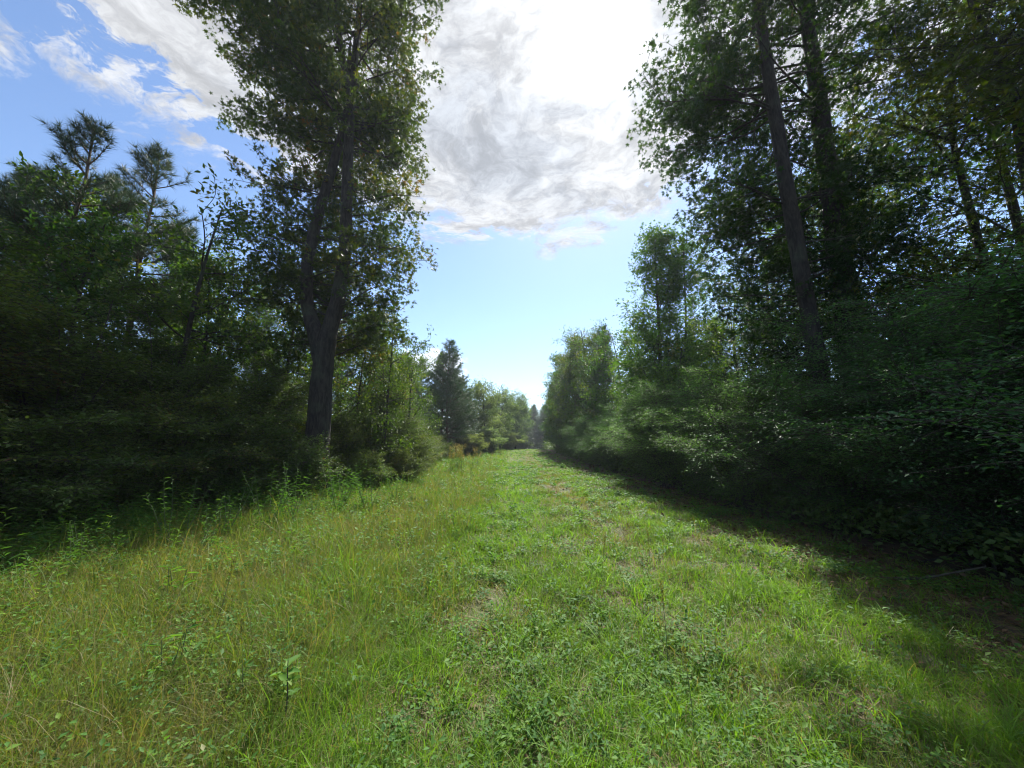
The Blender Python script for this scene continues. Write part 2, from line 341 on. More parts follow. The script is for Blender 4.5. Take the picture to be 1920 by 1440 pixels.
# small broad-leaved weeds
def ground_weeds(r, dens, lo, hi):
    x, y, S = field(r, dens); keep = x > edge_left(y) - 1.0
    x, y, S = x[keep], y[keep], S[keep]; tall, shade, rut, bare = zones(x, y)
    k = r.random(len(x)) < np.clip((.5 * vnoise(x, y, 1.1, 9) + .5 * vnoise(x, y, 3.7, 2) - .42) * 3.5, .10, .75) * (1 + .6 * tall) * (1 - .5 * (rut > .5)) * np.where(x > 5.2, .3, 1)
    x, y, S, tall = x[k], y[k], S[k], tall[k]; n_ = len(x); L = 10
    H = r.uniform(lo, hi, n_) * (1 + tall * .9); px = np.repeat(x, L); py = np.repeat(y, L); s = np.tile(np.linspace(.25, 1, L), n_)
    lean = np.repeat(r.normal(0, .35, (n_, 2)), L, 0); Hh = np.repeat(H, L)
    az = np.tile(np.arange(L) * 2.4, n_) + np.repeat(r.random(n_) * 6.28, L); el = r.normal(.25, .3, n_ * L)
    pos = np.stack([px + lean[:, 0] * s * Hh + .02 * np.cos(az), py + lean[:, 1] * s * Hh + .02 * np.sin(az), hgt(px, py) + Hh * s], -1)
    D = np.stack([np.cos(az), np.sin(az), el], -1); Nn = np.stack([-.4 * np.cos(az), -.4 * np.sin(az), np.ones(n_ * L)], -1) + r.normal(0, .25, (n_ * L, 3))
    sz = np.repeat(r.uniform(.022, .055, n_) * np.minimum(S, 4), L) * r.uniform(.7, 1.2, n_ * L)
    return pos, D, Nn, sz, np.clip(np.repeat(r.random(n_) * .7, L) + r.normal(0, .1, n_ * L), 0, 1), np.repeat(tall, L)
pos, D, Nn, sz, tn, tl = ground_weeds(rng, .044, .04, .17)
mb = MB(); mb.leaves(OVATE, pos, D, Nn, sz, tn)
# ragged taller weeds along the foot of the thicket
k = 3400; yy = rng.uniform(2.5, 34, k) ** 1.0; xx = edge_left(yy) + rng.exponential(1.2, k) - .2; hh = rng.uniform(.2, .8, k) * np.clip(1.25 - (xx - edge_left(yy)) / 3.5, .3, 1); L = 16
s_ = np.tile(np.linspace(.15, 1, L), k); az = np.tile(np.arange(L) * 2.4, k) + np.repeat(rng.random(k) * 6.28, L); le = np.repeat(rng.normal(0, .3, (k, 2)), L, 0)
X_ = np.repeat(xx, L); Y_ = np.repeat(yy, L); Hh = np.repeat(hh, L)
pos = np.stack([X_ + le[:, 0] * s_ * Hh, Y_ + le[:, 1] * s_ * Hh, hgt(X_, Y_) + Hh * s_], -1)
D = np.stack([np.cos(az), np.sin(az), rng.normal(.35, .3, k * L)], -1)
mb.leaves(LANCE, pos, D, np.array([0, 0, 1.]) + rng.normal(0, .3, (k * L, 3)), np.repeat(rng.uniform(.07, .15, k), L) * (1.15 - .5 * s_), np.clip(np.repeat(rng.random(k) * .8, L) + rng.normal(0, .1, k * L), 0, 1))
print('weed leaves', len(pos))
tag(mb.build('ground_weeds', M['weedleaf']), 'low broad-leaved weeds scattered through the grass', 'weeds', kind='stuff')

# ------------------------------------------------------------------ trees
def limb_tree(rng, name, trunks, env, limbs, leafmat, tmpl=STAR, leaf=.13, per=14, spread=.16, bark='bark', rise=.35, side=9, side2=6, tintc=.45, k_trunk=12, twigL=.6, droop=.05, gap=None, limb_r=.03):
    """trunks: [(points, radii)], env(z, az) -> reach of the crown, limbs: [(trunk, t)] places where limbs leave"""
    root = empty(name); tb = MB(); lb = MB()
    for P, r in trunks:
        P = np.array(P, float)
        t0 = np.linspace(0, 1, len(P)); t1 = np.linspace(0, 1, (len(P) - 1) * 4 + 1)
        Q = np.stack([np.interp(t1, t0, P[:, a]) for a in range(3)], -1); Q[1:-1] = (Q[:-2] + 2 * Q[1:-1] + Q[2:]) / 4; Q[1:-1] = (Q[:-2] + 2 * Q[1:-1] + Q[2:]) / 4
        tube(tb, Q, np.interp(t1, t0, r), k_trunk, rough=.05, rng=rng)
    LP = []; LD = []; LT = []
    def twigs(P, t0, nn, L, tbase):
        for t in np.linspace(t0, 1, nn):
            p, d = at_path(P, min(t, .999)); a = rng.normal(0, 1, 3); a -= a.dot(d) * d; a = unit(a)
            dd = unit(d * .55 + a + np.array([0, 0, .12])); l = L * rng.uniform(.6, 1.2)
            q = walk(rng, p, dd, l, 3, .12, 0, droop * 3); tube(tb, q, [.008, .006, .005, .003], 3)
            k = per; s = rng.random(k) ** .7
            pts = np.array([at_path(q, v)[0] for v in s]) + rng.normal(0, spread, (k, 3)) * np.array([1, 1, .8])
            LP.append(pts); LD.append(np.tile(dd, (k, 1))); LT.append(np.full(k, tbase + rng.normal(0, .06)))
    per = int(per * 1.75); leaf *= 1.12
    for (ti, t) in limbs:
        P, r = trunks[ti]; P = np.array(P, float); p, d = at_path(P, t); az = rng.random() * 6.283
        reach = env(p[2], az) * rng.uniform(.75, 1.08)
        if reach < .3 or (gap and gap(p, az)): continue
        el = rise * rng.uniform(.4, 1.5)
        dd = np.array([math.cos(az), math.sin(az), el]); Lm = reach / math.cos(math.atan(el)) * 1.02
        q = walk(rng, p, dd, Lm, 7, .09, .02, droop * .6); r0 = max(.014, limb_r * min(1.6, Lm / 2.5))
        tube(tb, q, np.linspace(r0, .010, len(q)), 5)
        tb0 = tintc + rng.normal(0, .12)
        ns = max(3, int(side * Lm / 3))
        for s in np.linspace(.22, .98, ns):
            p2, d2 = at_path(q, s); sd = unit(np.cross(d2, [0, 0, 1.])) * (1 if rng.random() < .5 else -1)
            e2 = unit(d2 * .7 + sd * rng.uniform(.4, 1.) + np.array([0, 0, rng.normal(.12, .3)])); L2 = Lm * .42 * (1.15 - .65 * s) * rng.uniform(.7, 1.2) + .25
            q2 = walk(rng, p2, e2, L2, 4, .12, 0, droop); tube(tb, q2, np.linspace(max(.008, r0 * .4), .006, len(q2)), 4)
            twigs(q2, .25, max(2, int(side2 * L2 / 1.1)), twigL, tb0 + rng.normal(0, .06))
    P = np.concatenate(LP); Dv = np.concatenate(LD); T = np.concatenate(LT); k = len(P)
    D = unit(Dv) + rng.normal(0, .7, (k, 3)) + np.array([0, 0, -.25]); Nn = np.array([0, 0, .8]) + rng.normal(0, .62, (k, 3))
    lb.leaves(tmpl, P, D, Nn, leaf * rng.uniform(.65, 1.2, k), np.clip(T + rng.normal(0, .12, k), 0, 1))
    tb.build('trunk', M[bark], root, smooth=True); lb.build('crown', M[leafmat], root)
    print(name, 'leaves', k)
    return root
def straight(h, r, rng, lean=(0, 0), n=6, wob=.12):
    z = np.linspace(-.15, h, n); P = np.stack([lean[0] * z / h + np.cumsum(rng.normal(0, wob, n)) * (z > 1), lean[1] * z / h + np.cumsum(rng.normal(0, wob, n)) * (z > 1), z], -1)
    return P, np.linspace(r, r * .18, n) * np.array([1.25] + [1] * (n - 1))
def spots(rng, ti, t0, t1, n): return [(ti, t) for t in np.sort(rng.uniform(t0, t1, n))]

def pine(rng, name, h, r, trunk_r, z0=.3, bottom=.35, dens=1., tuft=.2, needles=26, layers=16, top_sparse=False):
    root = empty(name); tb = MB(); lb = MB()
    P, rr = straight(h, trunk_r, rng, wob=.05, n=8); tube(tb, P, rr, 10, rough=.04, rng=rng)
    TP = []; TD = []
    for t in np.linspace(bottom, .985, layers):
        p, d = at_path(P, t); u = (t - bottom) / (1 - bottom)
        reach = r * (1 - u) ** .75 * (.6 + .4 * min(1, u * 5)) + .25
        for kk in range(rng.integers(3, 6)):
            az = rng.random() * 6.283; L = reach * rng.uniform(.65, 1.15); el = .15 + 1.1 * u + rng.normal(0, .12)
            q = walk(rng, p, (math.cos(az), math.sin(az), el - .15), L, 6, .06, .05); tube(tb, q, np.linspace(.012 + .012 * L, .006, len(q)), 4)
            ends = [(q, .45, 1.)]
            for s in np.linspace(.35, .92, max(2, int(3 * L * dens))):
                p2, d2 = at_path(q, s); sd = unit(np.cross(d2, [0, 0, 1.])) * rng.choice([-1, 1])
                q2 = walk(rng, p2, d2 * .8 + sd * .8 + np.array([0, 0, .15]), L * .35 * (1.2 - .6 * s) + .12, 3, .08, .12); tube(tb, q2, [.009, .008, .007, .005], 3); ends.append((q2, .4, 1.))
            for (qq, a, bb) in ends:
                Lq = np.linalg.norm(qq[-1] - qq[0])
                for s in np.linspace(a, bb, max(2, int(Lq * (bb - a) / .11 * dens))):
                    e, d3 = at_path(qq, min(s, .999)); TP.append(e); TD.append(d3)
    for s in np.linspace(.9, 1, 6): e, d3 = at_path(P, min(s, .999)); TP.append(e); TD.append(d3)
    TP = np.repeat(np.array(TP), needles, 0); TD = np.repeat(np.array(TD), needles, 0); k = len(TP)
    rv = unit(rng.normal(0, 1, (k, 3))); D = unit(TD * .75 + rv * .85 + np.array([0, 0, .05]))
    lb.leaves(NEEDLE, TP + rng.normal(0, .015, (k, 3)), D, rng.normal(0, 1, (k, 3)), tuft * rng.uniform(.75, 1.15, k), np.clip(rng.normal(.45, .2, k), 0, 1))
    tb.build('trunk', M['pinebark'], root, smooth=True); lb.build('crown', M['needle'], root); print(name, 'needles', k)
    return root

def shrub(rng, name, h, r, stems, leafmat, leaf, per, sprays, tmpl=OVATE, flat=.62, sprayL=.7, low=.2, arch=.5, tintc=.45):
    """many arching stems carrying flat sprays of small leaves"""
    root = empty(name); tb = MB(); LP = []; LD = []; LN = []; LT = []
    for i_ in range(stems):
        az = i_ * 2.399 + rng.normal(0, .3); out_ = rng.uniform(.1, 1.0) ** .7; H = h * rng.uniform(.72, 1.08) * (1.03 - .62 * out_ ** 1.8)
        n = 9; s = np.linspace(0, 1, n); rad = r * out_ * s ** .95 * rng.uniform(.8, 1.15); zz = H * (1 - (1 - s) ** (1.5 + arch * out_)) - H * .12 * out_ * s ** 4
        P = np.stack([np.cos(az) * rad + rng.normal(0, .12) * s, np.sin(az) * rad + rng.normal(0, .12) * s, zz], -1) + np.cumsum(rng.normal(0, .03, (n, 3)), 0)
        P[0, 2] = -.05; P[0, :2] += rng.normal(0, .3, 2)
        tube(tb, P, np.linspace(.018, .006, n), 5); tb0 = tintc + rng.normal(0, .12)
        for t in np.sort(rng.uniform(low, 1, sprays)):
            p, d = at_path(P, min(t, .999)); a2 = az + rng.normal(0, 1.5); L = sprayL * rng.uniform(.5, 1.3)
            q = walk(rng, p, (math.cos(a2), math.sin(a2), rng.normal(.22, .28)), L, 5, .10, 0, .16)
            tube(tb, q, np.linspace(.007, .003, 6), 3)
            k = max(4, int(per * L / sprayL)); ss = np.linspace(.1, 1, k); x = ss * 5; ii = np.minimum(x.astype(int), 4); f = (x - ii)[:, None]
            pp = q[ii] * (1 - f) + q[ii + 1] * f; dd = unit(q[ii + 1] - q[ii]); sd = unit(np.cross(dd, [0, 0, 1.])) * np.where(np.arange(k) % 2, 1, -1)[:, None]
            off = rng.normal(0, .05 * (1 - flat) + .012, (k, 3)) + sd * rng.uniform(0, .10, (k, 1))
            LP.append(pp + off); LD.append(dd * .6 + sd + rng.normal(0, .3, (k, 3))); LN.append(np.array([0, 0, 1.]) + rng.normal(0, .9 * (1 - flat) + .18, (k, 3)))
            LT.append(np.full(k, tb0 + rng.normal(0, .07)))
    P = np.concatenate(LP); D = np.concatenate(LD); Nn = np.concatenate(LN); T = np.concatenate(LT); k = len(P); lb = MB()
    lb.leaves(tmpl, P, D, Nn, leaf * rng.uniform(.65, 1.25, k), np.clip(T + rng.normal(0, .12, k), 0, 1))
    tb.build('stems', M['twig'], root, smooth=True); lb.build('foliage', M[leafmat], root); print(name, 'leaves', k)
    return root

used = set()
def put(src, x, y, s=1., rot=0., sz=None, label=None, cat='tree', group=None, color=None, name=None, dz=0.):
    """first call places the source itself, later calls copies of it and its parts"""
    if src.name in used:
        o = src.copy(); C.objects.link(o)
        for ch in src.children: c_ = ch.copy(); C.objects.link(c_); c_.parent = o
        for k_ in ('label', 'group'):
            if k_ in o: del o[k_]
    else: o = src; used.add(src.name)
    o.location = (x, y, hz(x, y) + dz); o.rotation_euler = (0, 0, rot); o.scale = (s, s, sz or s)
    tag(o, label, cat, group)
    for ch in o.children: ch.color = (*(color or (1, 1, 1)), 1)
    return o

def openside(z0, z1):     # few limbs face the clearing's near end on the lower trunk
    return lambda p, az: z0 < p[2] < z1 and math.cos(az + math.pi / 2) > .25 and rg.random() < (.97 if p[2] < 11 else .8)
# --- the big forked tree by the tall weeds
rg = np.random.default_rng(3)
bx, by = -6.0, 11.5
tr = [([(0, 0, -.2), (0, 0, .6), (.02, 0, 2.5), (0, 0, 4.4), (.12, 0, 5.3), (.33, 0, 6.2), (.42, 0, 8), (.28, 0, 11), (.18, 0, 14), (.22, .1, 17), (.1, .1, 20.5)], [.5, .38, .33, .31, .245, .23, .20, .17, .14, .11, .04]),
      ([(-.06, 0, 4.2), (-.3, .0, 5.0), (-.72, .05, 6.0), (-.9, .1, 7.3), (-.7, .1, 9), (-.4, .2, 11), (-.1, .4, 13.5), (-.3, .6, 17)], [.26, .24, .20, .185, .17, .15, .11, .04]),
      ([(.18, 0, 14), (-.2, -.2, 15.5), (-.45, -.3, 17.5), (-.7, -.3, 20)], [.12, .11, .09, .03])]
def env1(z, az):
    west = .5 - .5 * math.cos(az - 0)                # 0 towards +X, 1 towards -X
    e = np.interp(z, [3.0, 5, 8, 11, 13.5, 16, 19, 22], [1.4, 2.0, 2.1, 2.0, 2.4, 2.3, 1.8, .5])
    wst = np.interp(z, [3.0, 5, 8, 11, 13, 16, 19, 22], [1.6, 2.4, 2.6, 2.2, 4.1, 4.6, 3.2, .8])
    return float(e * (1 - west) + wst * west)
big = limb_tree(rg, 'sweetgum_tree', tr, env1, spots(rg, 0, .27, .97, 116) + spots(rg, 1, .30, .95, 44) + spots(rg, 2, .2, .95, 16), 'gum', gap=openside(3, 15), leaf=.18, per=13, side=7.2, side2=5, spread=.10, droop=.10, rise=.3, tintc=.52)
put(big, bx, by, label='tall broadleaf tree whose thick trunk forks low into two dark stems', color=(1.0, 1.0, .9))

# --- the pair of tall trees over the dark hedge
P1 = [(0, 0, -.2), (0, 0, 1), (0, 0, 3.5), (-.12, 0, 6), (-.22, 0, 9), (-.32, 0, 13), (-.3, 0, 17), (-.2, 0, 20)]
def env2(z, az):
    west = .5 - .5 * math.cos(az)
    wst = np.interp(z, [4.2, 5.2, 6.5, 7.4, 9, 11, 13, 16, 20], [1.2, 1.9, 2.0, 1.8, 2.6, 2.9, 2.8, 2.7, .8]); e = np.interp(z, [4, 6, 12, 20], [1.5, 2.4, 2.8, .6])
    return float(e * (1 - west) + wst * west)
r1 = limb_tree(rg, 'sweetgum_tree', [(P1, [.3, .2, .185, .17, .16, .13, .09, .03])], env2, spots(rg, 0, .24, .97, 124), 'gum', gap=openside(3, 13), leaf=.17, per=11, side=7.4, side2=5, spread=.10, droop=.16, rise=.22, tintc=.3)
put(r1, 7.15, 8.45, label='slimmer of the two tall trunks rising from the dark hedge, crown reaching over the clearing', color=(.85, 1.0, 1.0))
P2 = [(0, 0, -.2), (0, 0, 1), (.0, 0, 3.5), (.05, 0, 6), (.1, 0, 9), (.2, 0, 13), (.1, 0, 17), (.2, .2, 21)]
def env3(z, az): return float(np.interp(z, [4.5, 7, 12, 16, 21], [1.5, 2.8, 3.2, 3.2, .7]))
r2 = limb_tree(rg, 'sweetgum_tree', [(P2, [.45, .30, .27, .25, .23, .19, .12, .04])], env3, spots(rg, 0, .26, .97, 88), 'gum', gap=openside(3, 13), leaf=.17, per=11, side=7.4, side2=5, spread=.10, droop=.14, rise=.25, tintc=.35)
put(r2, 8.75, 9.3, label='thicker vine-wrapped trunk of the two tall trees rising from the dark hedge', color=(.85, .98, .95))

vb = MB(); k = 2600; zz = rg.uniform(1, 10, k); aa = rg.random(k) * 6.28; rad = .27 + rg.exponential(.06, k) + .05 * np.sin(zz * 3 + aa)
vp = np.stack([np.interp(zz, [0, 9, 13], [0, .1, .2]) + np.cos(aa) * rad, np.sin(aa) * rad, zz], -1)
vb.leaves(OVATE4, vp, np.stack([np.cos(aa) * .3, np.sin(aa) * .3, rg.normal(-.6, .4, k)], -1), np.stack([np.cos(aa), np.sin(aa), rg.normal(.4, .4, k)], -1), .10 * rg.uniform(.6, 1.2, k), np.clip(rg.normal(.4, .2, k), 0, 1))
vb.build('vine', M['broad'], r2)

# --- generic trees
def env_r(R_, z0, z1):
    return lambda z, az: float(R_ * np.interp((z - z0) / (z1 - z0), [0, .25, .6, .85, 1], [.65, 1, .92, .6, .2]) * (1 + .18 * math.sin(3 * az + z)))
mA = limb_tree(rg, 'broadleaf_tree', [straight(10, .14, rg)], env_r(2.5, 2, 10), spots(rg, 0, .2, .98, 44), 'broad', tmpl=STAR, leaf=.13, per=10, side=7, side2=5, tintc=.5, k_trunk=8)
mB = limb_tree(rg, 'slender_tree', [straight(9, .11, rg, (.5, .2))], env_r(2.1, 1.6, 9), spots(rg, 0, .15, .98, 38), 'broad', tmpl=OVATE4, leaf=.13, per=10, side=7, side2=5, tintc=.45, k_trunk=8, spread=.14)
def cone(z, az): return float(np.interp(z, [1.5, 4, 7, 10, 12.4], [1.3, 1.7, 1.3, .8, .25]))
tw = [straight(12.4, .16, rg, wob=.05), ([(0.1, 0, .8), (.9, .1, 3), (1.45, .1, 7), (1.65, .1, 12.5)], [.1, .09, .06, .02])]
mC = limb_tree(rg, 'twin_topped_tree', tw, cone, spots(rg, 0, .1, .99, 110) + spots(rg, 1, .1, .99, 100), 'broad', leaf=.17, per=13, side=7, side2=5, tintc=.45, rise=.7, k_trunk=8, spread=.12, droop=0)
def colm(z, az): return float(np.interp(z, [.8, 3, 7, 9.5, 11.5], [1.7, 2.0, 1.7, 1.1, .2]))
mD = limb_tree(rg, 'column_tree', [straight(11.5, .14, rg)], colm, spots(rg, 0, .08, .99, 60), 'broad', tmpl=OVATE4, leaf=.17, per=10, side=6, side2=5, tintc=.5, rise=.6, k_trunk=7, spread=.16)
pA = pine(rg, 'pine_tree', 11, 1.9, .12, bottom=.5, dens=1.05, tuft=.26, needles=28, layers=17)
pB = pine(rg, 'young_pine_tree', 12, 2.7, .13, bottom=.18, dens=.95, tuft=.28, needles=26, layers=38)

# --- trees placed
def T(src, x, y, s, label, color=None, sz=None, group=None, rot=None):
    return put(src, x, y, s, rg.random() * 6.28 if rot is None else rot, sz, label, 'tree', group, color)
T(mA, 7.0, 11.0, .56, 'small yellow-leaved tree poking out of the hedge below the slimmer tall trunk', (1.7, 1.45, .6))
T(mB, 6.9, 15.4, .62, 'light green sapling rising a little above the hedge before the twin-topped tree', (1.3, 1.4, .8))
T(mA, 7.0, 20.0, .58, 'golden-green small tree standing in the hedge just past the twin-topped tree', (1.6, 1.4, .7))
T(mA, 10.9, 5.9, 1.2, 'dark brown-leaved tree wedged between the reddish-brown leaning crown and the thicker trunk', (1.0, .6, .5))
T(mA, 12.2, 9.0, 1.3, 'dense brownish tree shading the gap beyond the vine-wrapped trunk', (1.0, .75, .6))
# pines behind the thicket
T(pA, -11.9, 9.0, .95, 'sparse pine with bare lower trunk standing highest above the thicket against blue sky')
T(pA, -14.9, 10.2, .9, 'pine whose bushy top shows at the very edge of the picture beside the highest pine')
T(pA, -13.1, 12.2, 1.12, 'narrow pine top between the highest pine and the forked tree')
T(pA, -15.6, 13.2, 1.08, 'pine crown half hidden just behind the highest pine')
T(pB, -13.0, 18.4, .78, 'small pine seen through the gap beside the forked trunk', (.95, 1.05, 1.1))
T(pB, -17.5, 12.0, .92, 'thick dark pine at the outer edge of the thicket')
T(pB, -15.2, 16.0, .95, 'dense pine deep in the thicket behind the leafy slender tree')
T(pB, -10.5, 20.5, .8, 'dark pine behind the forked tree and its shrubs')
# broadleaf behind the thicket
T(mB, -9.5, 10.2, 1.0, 'slender leafy tree with open airy top beside the forked tree', (1.1, .95, .8))
T(mA, -11.2, 13.5, .88, 'leafy tree filling the gap between the pines and the forked tree')
T(mB, -9.2, 14.5, .95, 'thin-stemmed tree just behind the forked trunk')
T(mA, -12.6, 7.4, .66, 'rounded tree with yellowing leaves below the highest pine', (1.15, 1.0, .7))
T(mB, -11.6, 5.0, .72, 'dark leafy tree behind the nearest thicket shrubs', (.9, .9, .8))
T(mA, -14.2, 7.2, .75, 'broad dark tree low against the sky at the thicket edge')
T(mB, -11.0, 2.4, .75, 'shaded tree where the thicket comes closest to the camera')
T(mA, -8.3, 17.5, .80, 'leafy tree behind the forked tree on its far side')
T(mB, -6.6, 15.6, .72, 'low leafy tree right behind the forked trunk', (1.2, 1.05, .8))
T(mD, -9.0, 23, .85, 'upright tree in the second rank past the forked tree')
T(mB, -6.8, 19.5, .72, 'sunlit brownish green tree past the forked tree', (1.4, 1.15, .8))
T(mA, -7.8, 26, .78, 'rounded tree just before the group of pines', (1.2, 1.1, .9))
T(mD, -10.5, 30, .8, 'tree in shade behind the rounded tree before the pines')
for i_, (xx, yy, s, lb_) in enumerate([(-10.6, 3.6, .50, 'leafy young tree filling the thicket behind the closest tall shrubs'), (-10.9, 6.2, .56, 'leafy young tree in the thicket below the highest pine'), (-10.4, 8.6, .60, 'dense young tree between the highest pine and the forked tree'),
                                (-9.9, 11.6, .62, 'dense young tree close behind the slender airy one'), (-12.5, 9.8, .74, 'upright dense tree at the base of the narrow pine top'), (-13.6, 5.4, .66, 'dense tree low at the outer edge of the thicket'), (-12.8, 14.5, .78, 'dense upright tree closing the view under the small pine'), (-10.2, 16.8, .7, 'dense tree seen under the fork of the trunk')]):
    T(mD, xx, yy, s, lb_, [(1, 1, .9), (1.2, 1.05, .8), (.9, 1, .95)][i_ % 3], sz=s * 1.05)
T(mB, -5.0, 14.4, .72, 'leafy tree lit from behind on the open side of the forked trunk', (1.25, 1.05, .75))
T(mA, -4.9, 17.4, .60, 'bushy sunlit tree just past the forked trunk at the edge of the tall grass', (1.3, 1.15, .8))
# group of pines in the middle distance
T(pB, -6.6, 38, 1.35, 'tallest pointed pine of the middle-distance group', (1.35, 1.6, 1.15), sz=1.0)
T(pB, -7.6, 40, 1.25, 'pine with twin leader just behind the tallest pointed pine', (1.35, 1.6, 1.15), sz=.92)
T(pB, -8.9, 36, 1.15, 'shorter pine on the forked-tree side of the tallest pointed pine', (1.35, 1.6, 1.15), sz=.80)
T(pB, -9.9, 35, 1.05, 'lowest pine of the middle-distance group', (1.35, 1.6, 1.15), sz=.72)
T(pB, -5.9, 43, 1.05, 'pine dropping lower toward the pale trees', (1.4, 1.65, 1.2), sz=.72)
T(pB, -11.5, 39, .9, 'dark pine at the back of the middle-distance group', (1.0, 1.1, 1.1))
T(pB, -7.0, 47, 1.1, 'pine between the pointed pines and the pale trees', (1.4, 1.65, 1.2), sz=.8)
# pale broadleaf trees beyond
mE = limb_tree(rg, 'pale_tree', [straight(9, .12, rg)], env_r(2.6, 1, 9), spots(rg, 0, .06, .98, 46), 'silver', tmpl=OVATE4, leaf=.20, per=9, side=6, side2=5, tintc=.5, k_trunk=7, spread=.2)
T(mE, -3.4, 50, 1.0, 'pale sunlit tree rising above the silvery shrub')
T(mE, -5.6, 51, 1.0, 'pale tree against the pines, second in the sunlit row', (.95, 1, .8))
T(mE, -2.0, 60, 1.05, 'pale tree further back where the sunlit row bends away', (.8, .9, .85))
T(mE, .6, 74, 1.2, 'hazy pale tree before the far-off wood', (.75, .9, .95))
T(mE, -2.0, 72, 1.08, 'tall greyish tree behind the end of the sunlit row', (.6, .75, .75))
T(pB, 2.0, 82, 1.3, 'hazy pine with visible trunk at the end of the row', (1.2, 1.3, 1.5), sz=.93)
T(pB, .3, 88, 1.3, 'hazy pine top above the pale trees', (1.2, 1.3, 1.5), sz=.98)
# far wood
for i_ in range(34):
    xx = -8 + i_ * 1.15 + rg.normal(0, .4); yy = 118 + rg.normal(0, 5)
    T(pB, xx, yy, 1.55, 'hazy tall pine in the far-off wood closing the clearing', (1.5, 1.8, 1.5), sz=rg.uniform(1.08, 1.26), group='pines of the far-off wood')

# hedge side, behind the front row
T(mA, 7.9, 12.6, .66, 'bright yellow-green tree behind the hedge next to the two tall trunks', (1.3, 1.25, .8))
T(mA, 10.2, 14.5, 1.0, 'tree behind the two tall trunks filling the gap with leaves')
T(mB, 10.9, 11.0, 1.1, 'thin-trunked tree close beside the thicker vine-wrapped trunk', (.8, .95, .9))
T(mA, 11.4, 7.4, 1.25, 'brown-tinged leafy tree beyond the thicker trunk', (1.05, .72, .6))
T(mA, 9.9, 4.2, 1.0, 'dark reddish-brown leaning crown overhanging the hedge nearest the camera', (1.0, .68, .5))
T(mB, 12.4, 4.8, 1.35, 'green tree with sky gaps behind the reddish-brown crown', (1.1, 1.1, .8))
T(mA, 14.5, 9.5, 1.4, 'tall leafy tree at the outer edge behind the hedge', (1.1, 1.1, .75))
T(mB, 9.0, 1.2, .85, 'shaded tree behind the closest hedge shrub')
T(mA, 13.5, 13.5, 1.3, 'tree deep behind the brown-tinged tree')
T(mC, 7.3, 18.0, 1.0, 'tall pointed tree with twin tops above the hedge against the sky', (1.25, 1.3, .85), rot=-.15)
T(pB, 9.9, 17.5, .62, 'small pine peeking between the twin-topped tree and the tall trunks')
T(mD, 10.0, 21.0, .62, 'tree in shade behind the twin-topped tree')
cols = [(1.35, 1.25, .7), (1.0, 1.1, .8), (1.2, 1.3, .9), (1.3, 1.05, .7), (1.1, 1.15, .8), (1.3, .9, .65), (.9, 1.0, .9), (1.1, 1.05, .8), (1.2, .9, .7), (.9, 1, .9)]
words_ = ['yellow-green', 'dull green', 'golden-tinged', 'dark bluish green', 'light green', 'brownish', 'deep green', 'olive', 'rusty brown', 'grey-green']
ords = ['first', 'second', 'third', 'fourth', 'fifth', 'sixth', 'seventh', 'eighth', 'ninth', 'tenth', 'eleventh', 'twelfth', 'thirteenth', 'fourteenth', 'fifteenth', 'sixteenth', 'seventeenth', 'eighteenth', 'nineteenth', 'twentieth']
for i_ in range(10):
    yy = 22.5 + i_ * 3.2; T([mD, mB, pB, mD, mA, mD, pB, mB, mD, mD][i_], 7.4 + rg.uniform(-.3, .6), yy, np.interp(yy, [22, 27, 32, 40, 52], [8.6, 10.6, 11.8, 13, 13.8]) / [11.5, 9.3, 12, 11.5, 10.2, 11.5, 12, 9.3, 11.5, 11.5][i_] * rg.uniform(.93, 1.06), '%s tree, %s in the row receding past the twin-topped tree' % (words_[i_], ords[i_]), cols[i_])
for i_ in range(4):
    T(pB if i_ % 2 else mD, 7.2 + i_ * .5, 56 + i_ * 6, 1.1, ['dark tree at the far end of the hedge row', 'pine behind the dark tree ending the hedge row', 'shaded tree past the end of the hedge row', 'last pine seen past the hedge row'][i_], (.8, .95, .95))

# --- shrubs
sA = shrub(rg, 'privet_shrub', 4.7, 2.4, 34, 'privet', .046, 36, 84, low=.10, sprayL=.75)
sB = shrub(rg, 'privet_shrub', 4.3, 2.5, 32, 'privet', .048, 36, 84, low=.10, sprayL=.85, arch=.8)
hr = [(6.8, .2, 1.0), (6.9, 2.8, 1.0), (6.2, 5.0, .98), (6.0, 7.2, .93), (5.9, 9.4, .95), (6.0, 11.6, .98), (6.1, 13.9, .96), (6.3, 16.2, .98), (6.3, 18.6, .95), (6.2, 21.2, .97), (6.4, 24, .95), (6.3, 27, .95), (6.5, 30, .92), (6.5, 33.5, .9), (6.6, 37, .9), (6.8, 41, .85), (7, 45, .85), (7.1, 49, .85)]
for i_, (xx, yy, s) in enumerate(hr):
    xx += (.35, -.2, .1, .45, -.1)[i_ % 5]; s *= (1, 1.06, .95, 1.02, .9)[i_ % 5]
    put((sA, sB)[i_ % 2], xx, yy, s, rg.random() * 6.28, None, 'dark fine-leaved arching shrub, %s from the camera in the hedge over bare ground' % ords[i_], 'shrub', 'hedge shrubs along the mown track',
        [(1, 1, 1), (1.15, 1.1, .9), (.85, .95, .95), (1.3, 1.2, .8), (.95, .95, 1.0)][(i_ * 2) % 5] if i_ < 4 else [(1.6, 1.4, .85), (1.25, 1.25, .9), (1.45, 1.35, .8), (1.1, 1.15, .85)][i_ % 4])
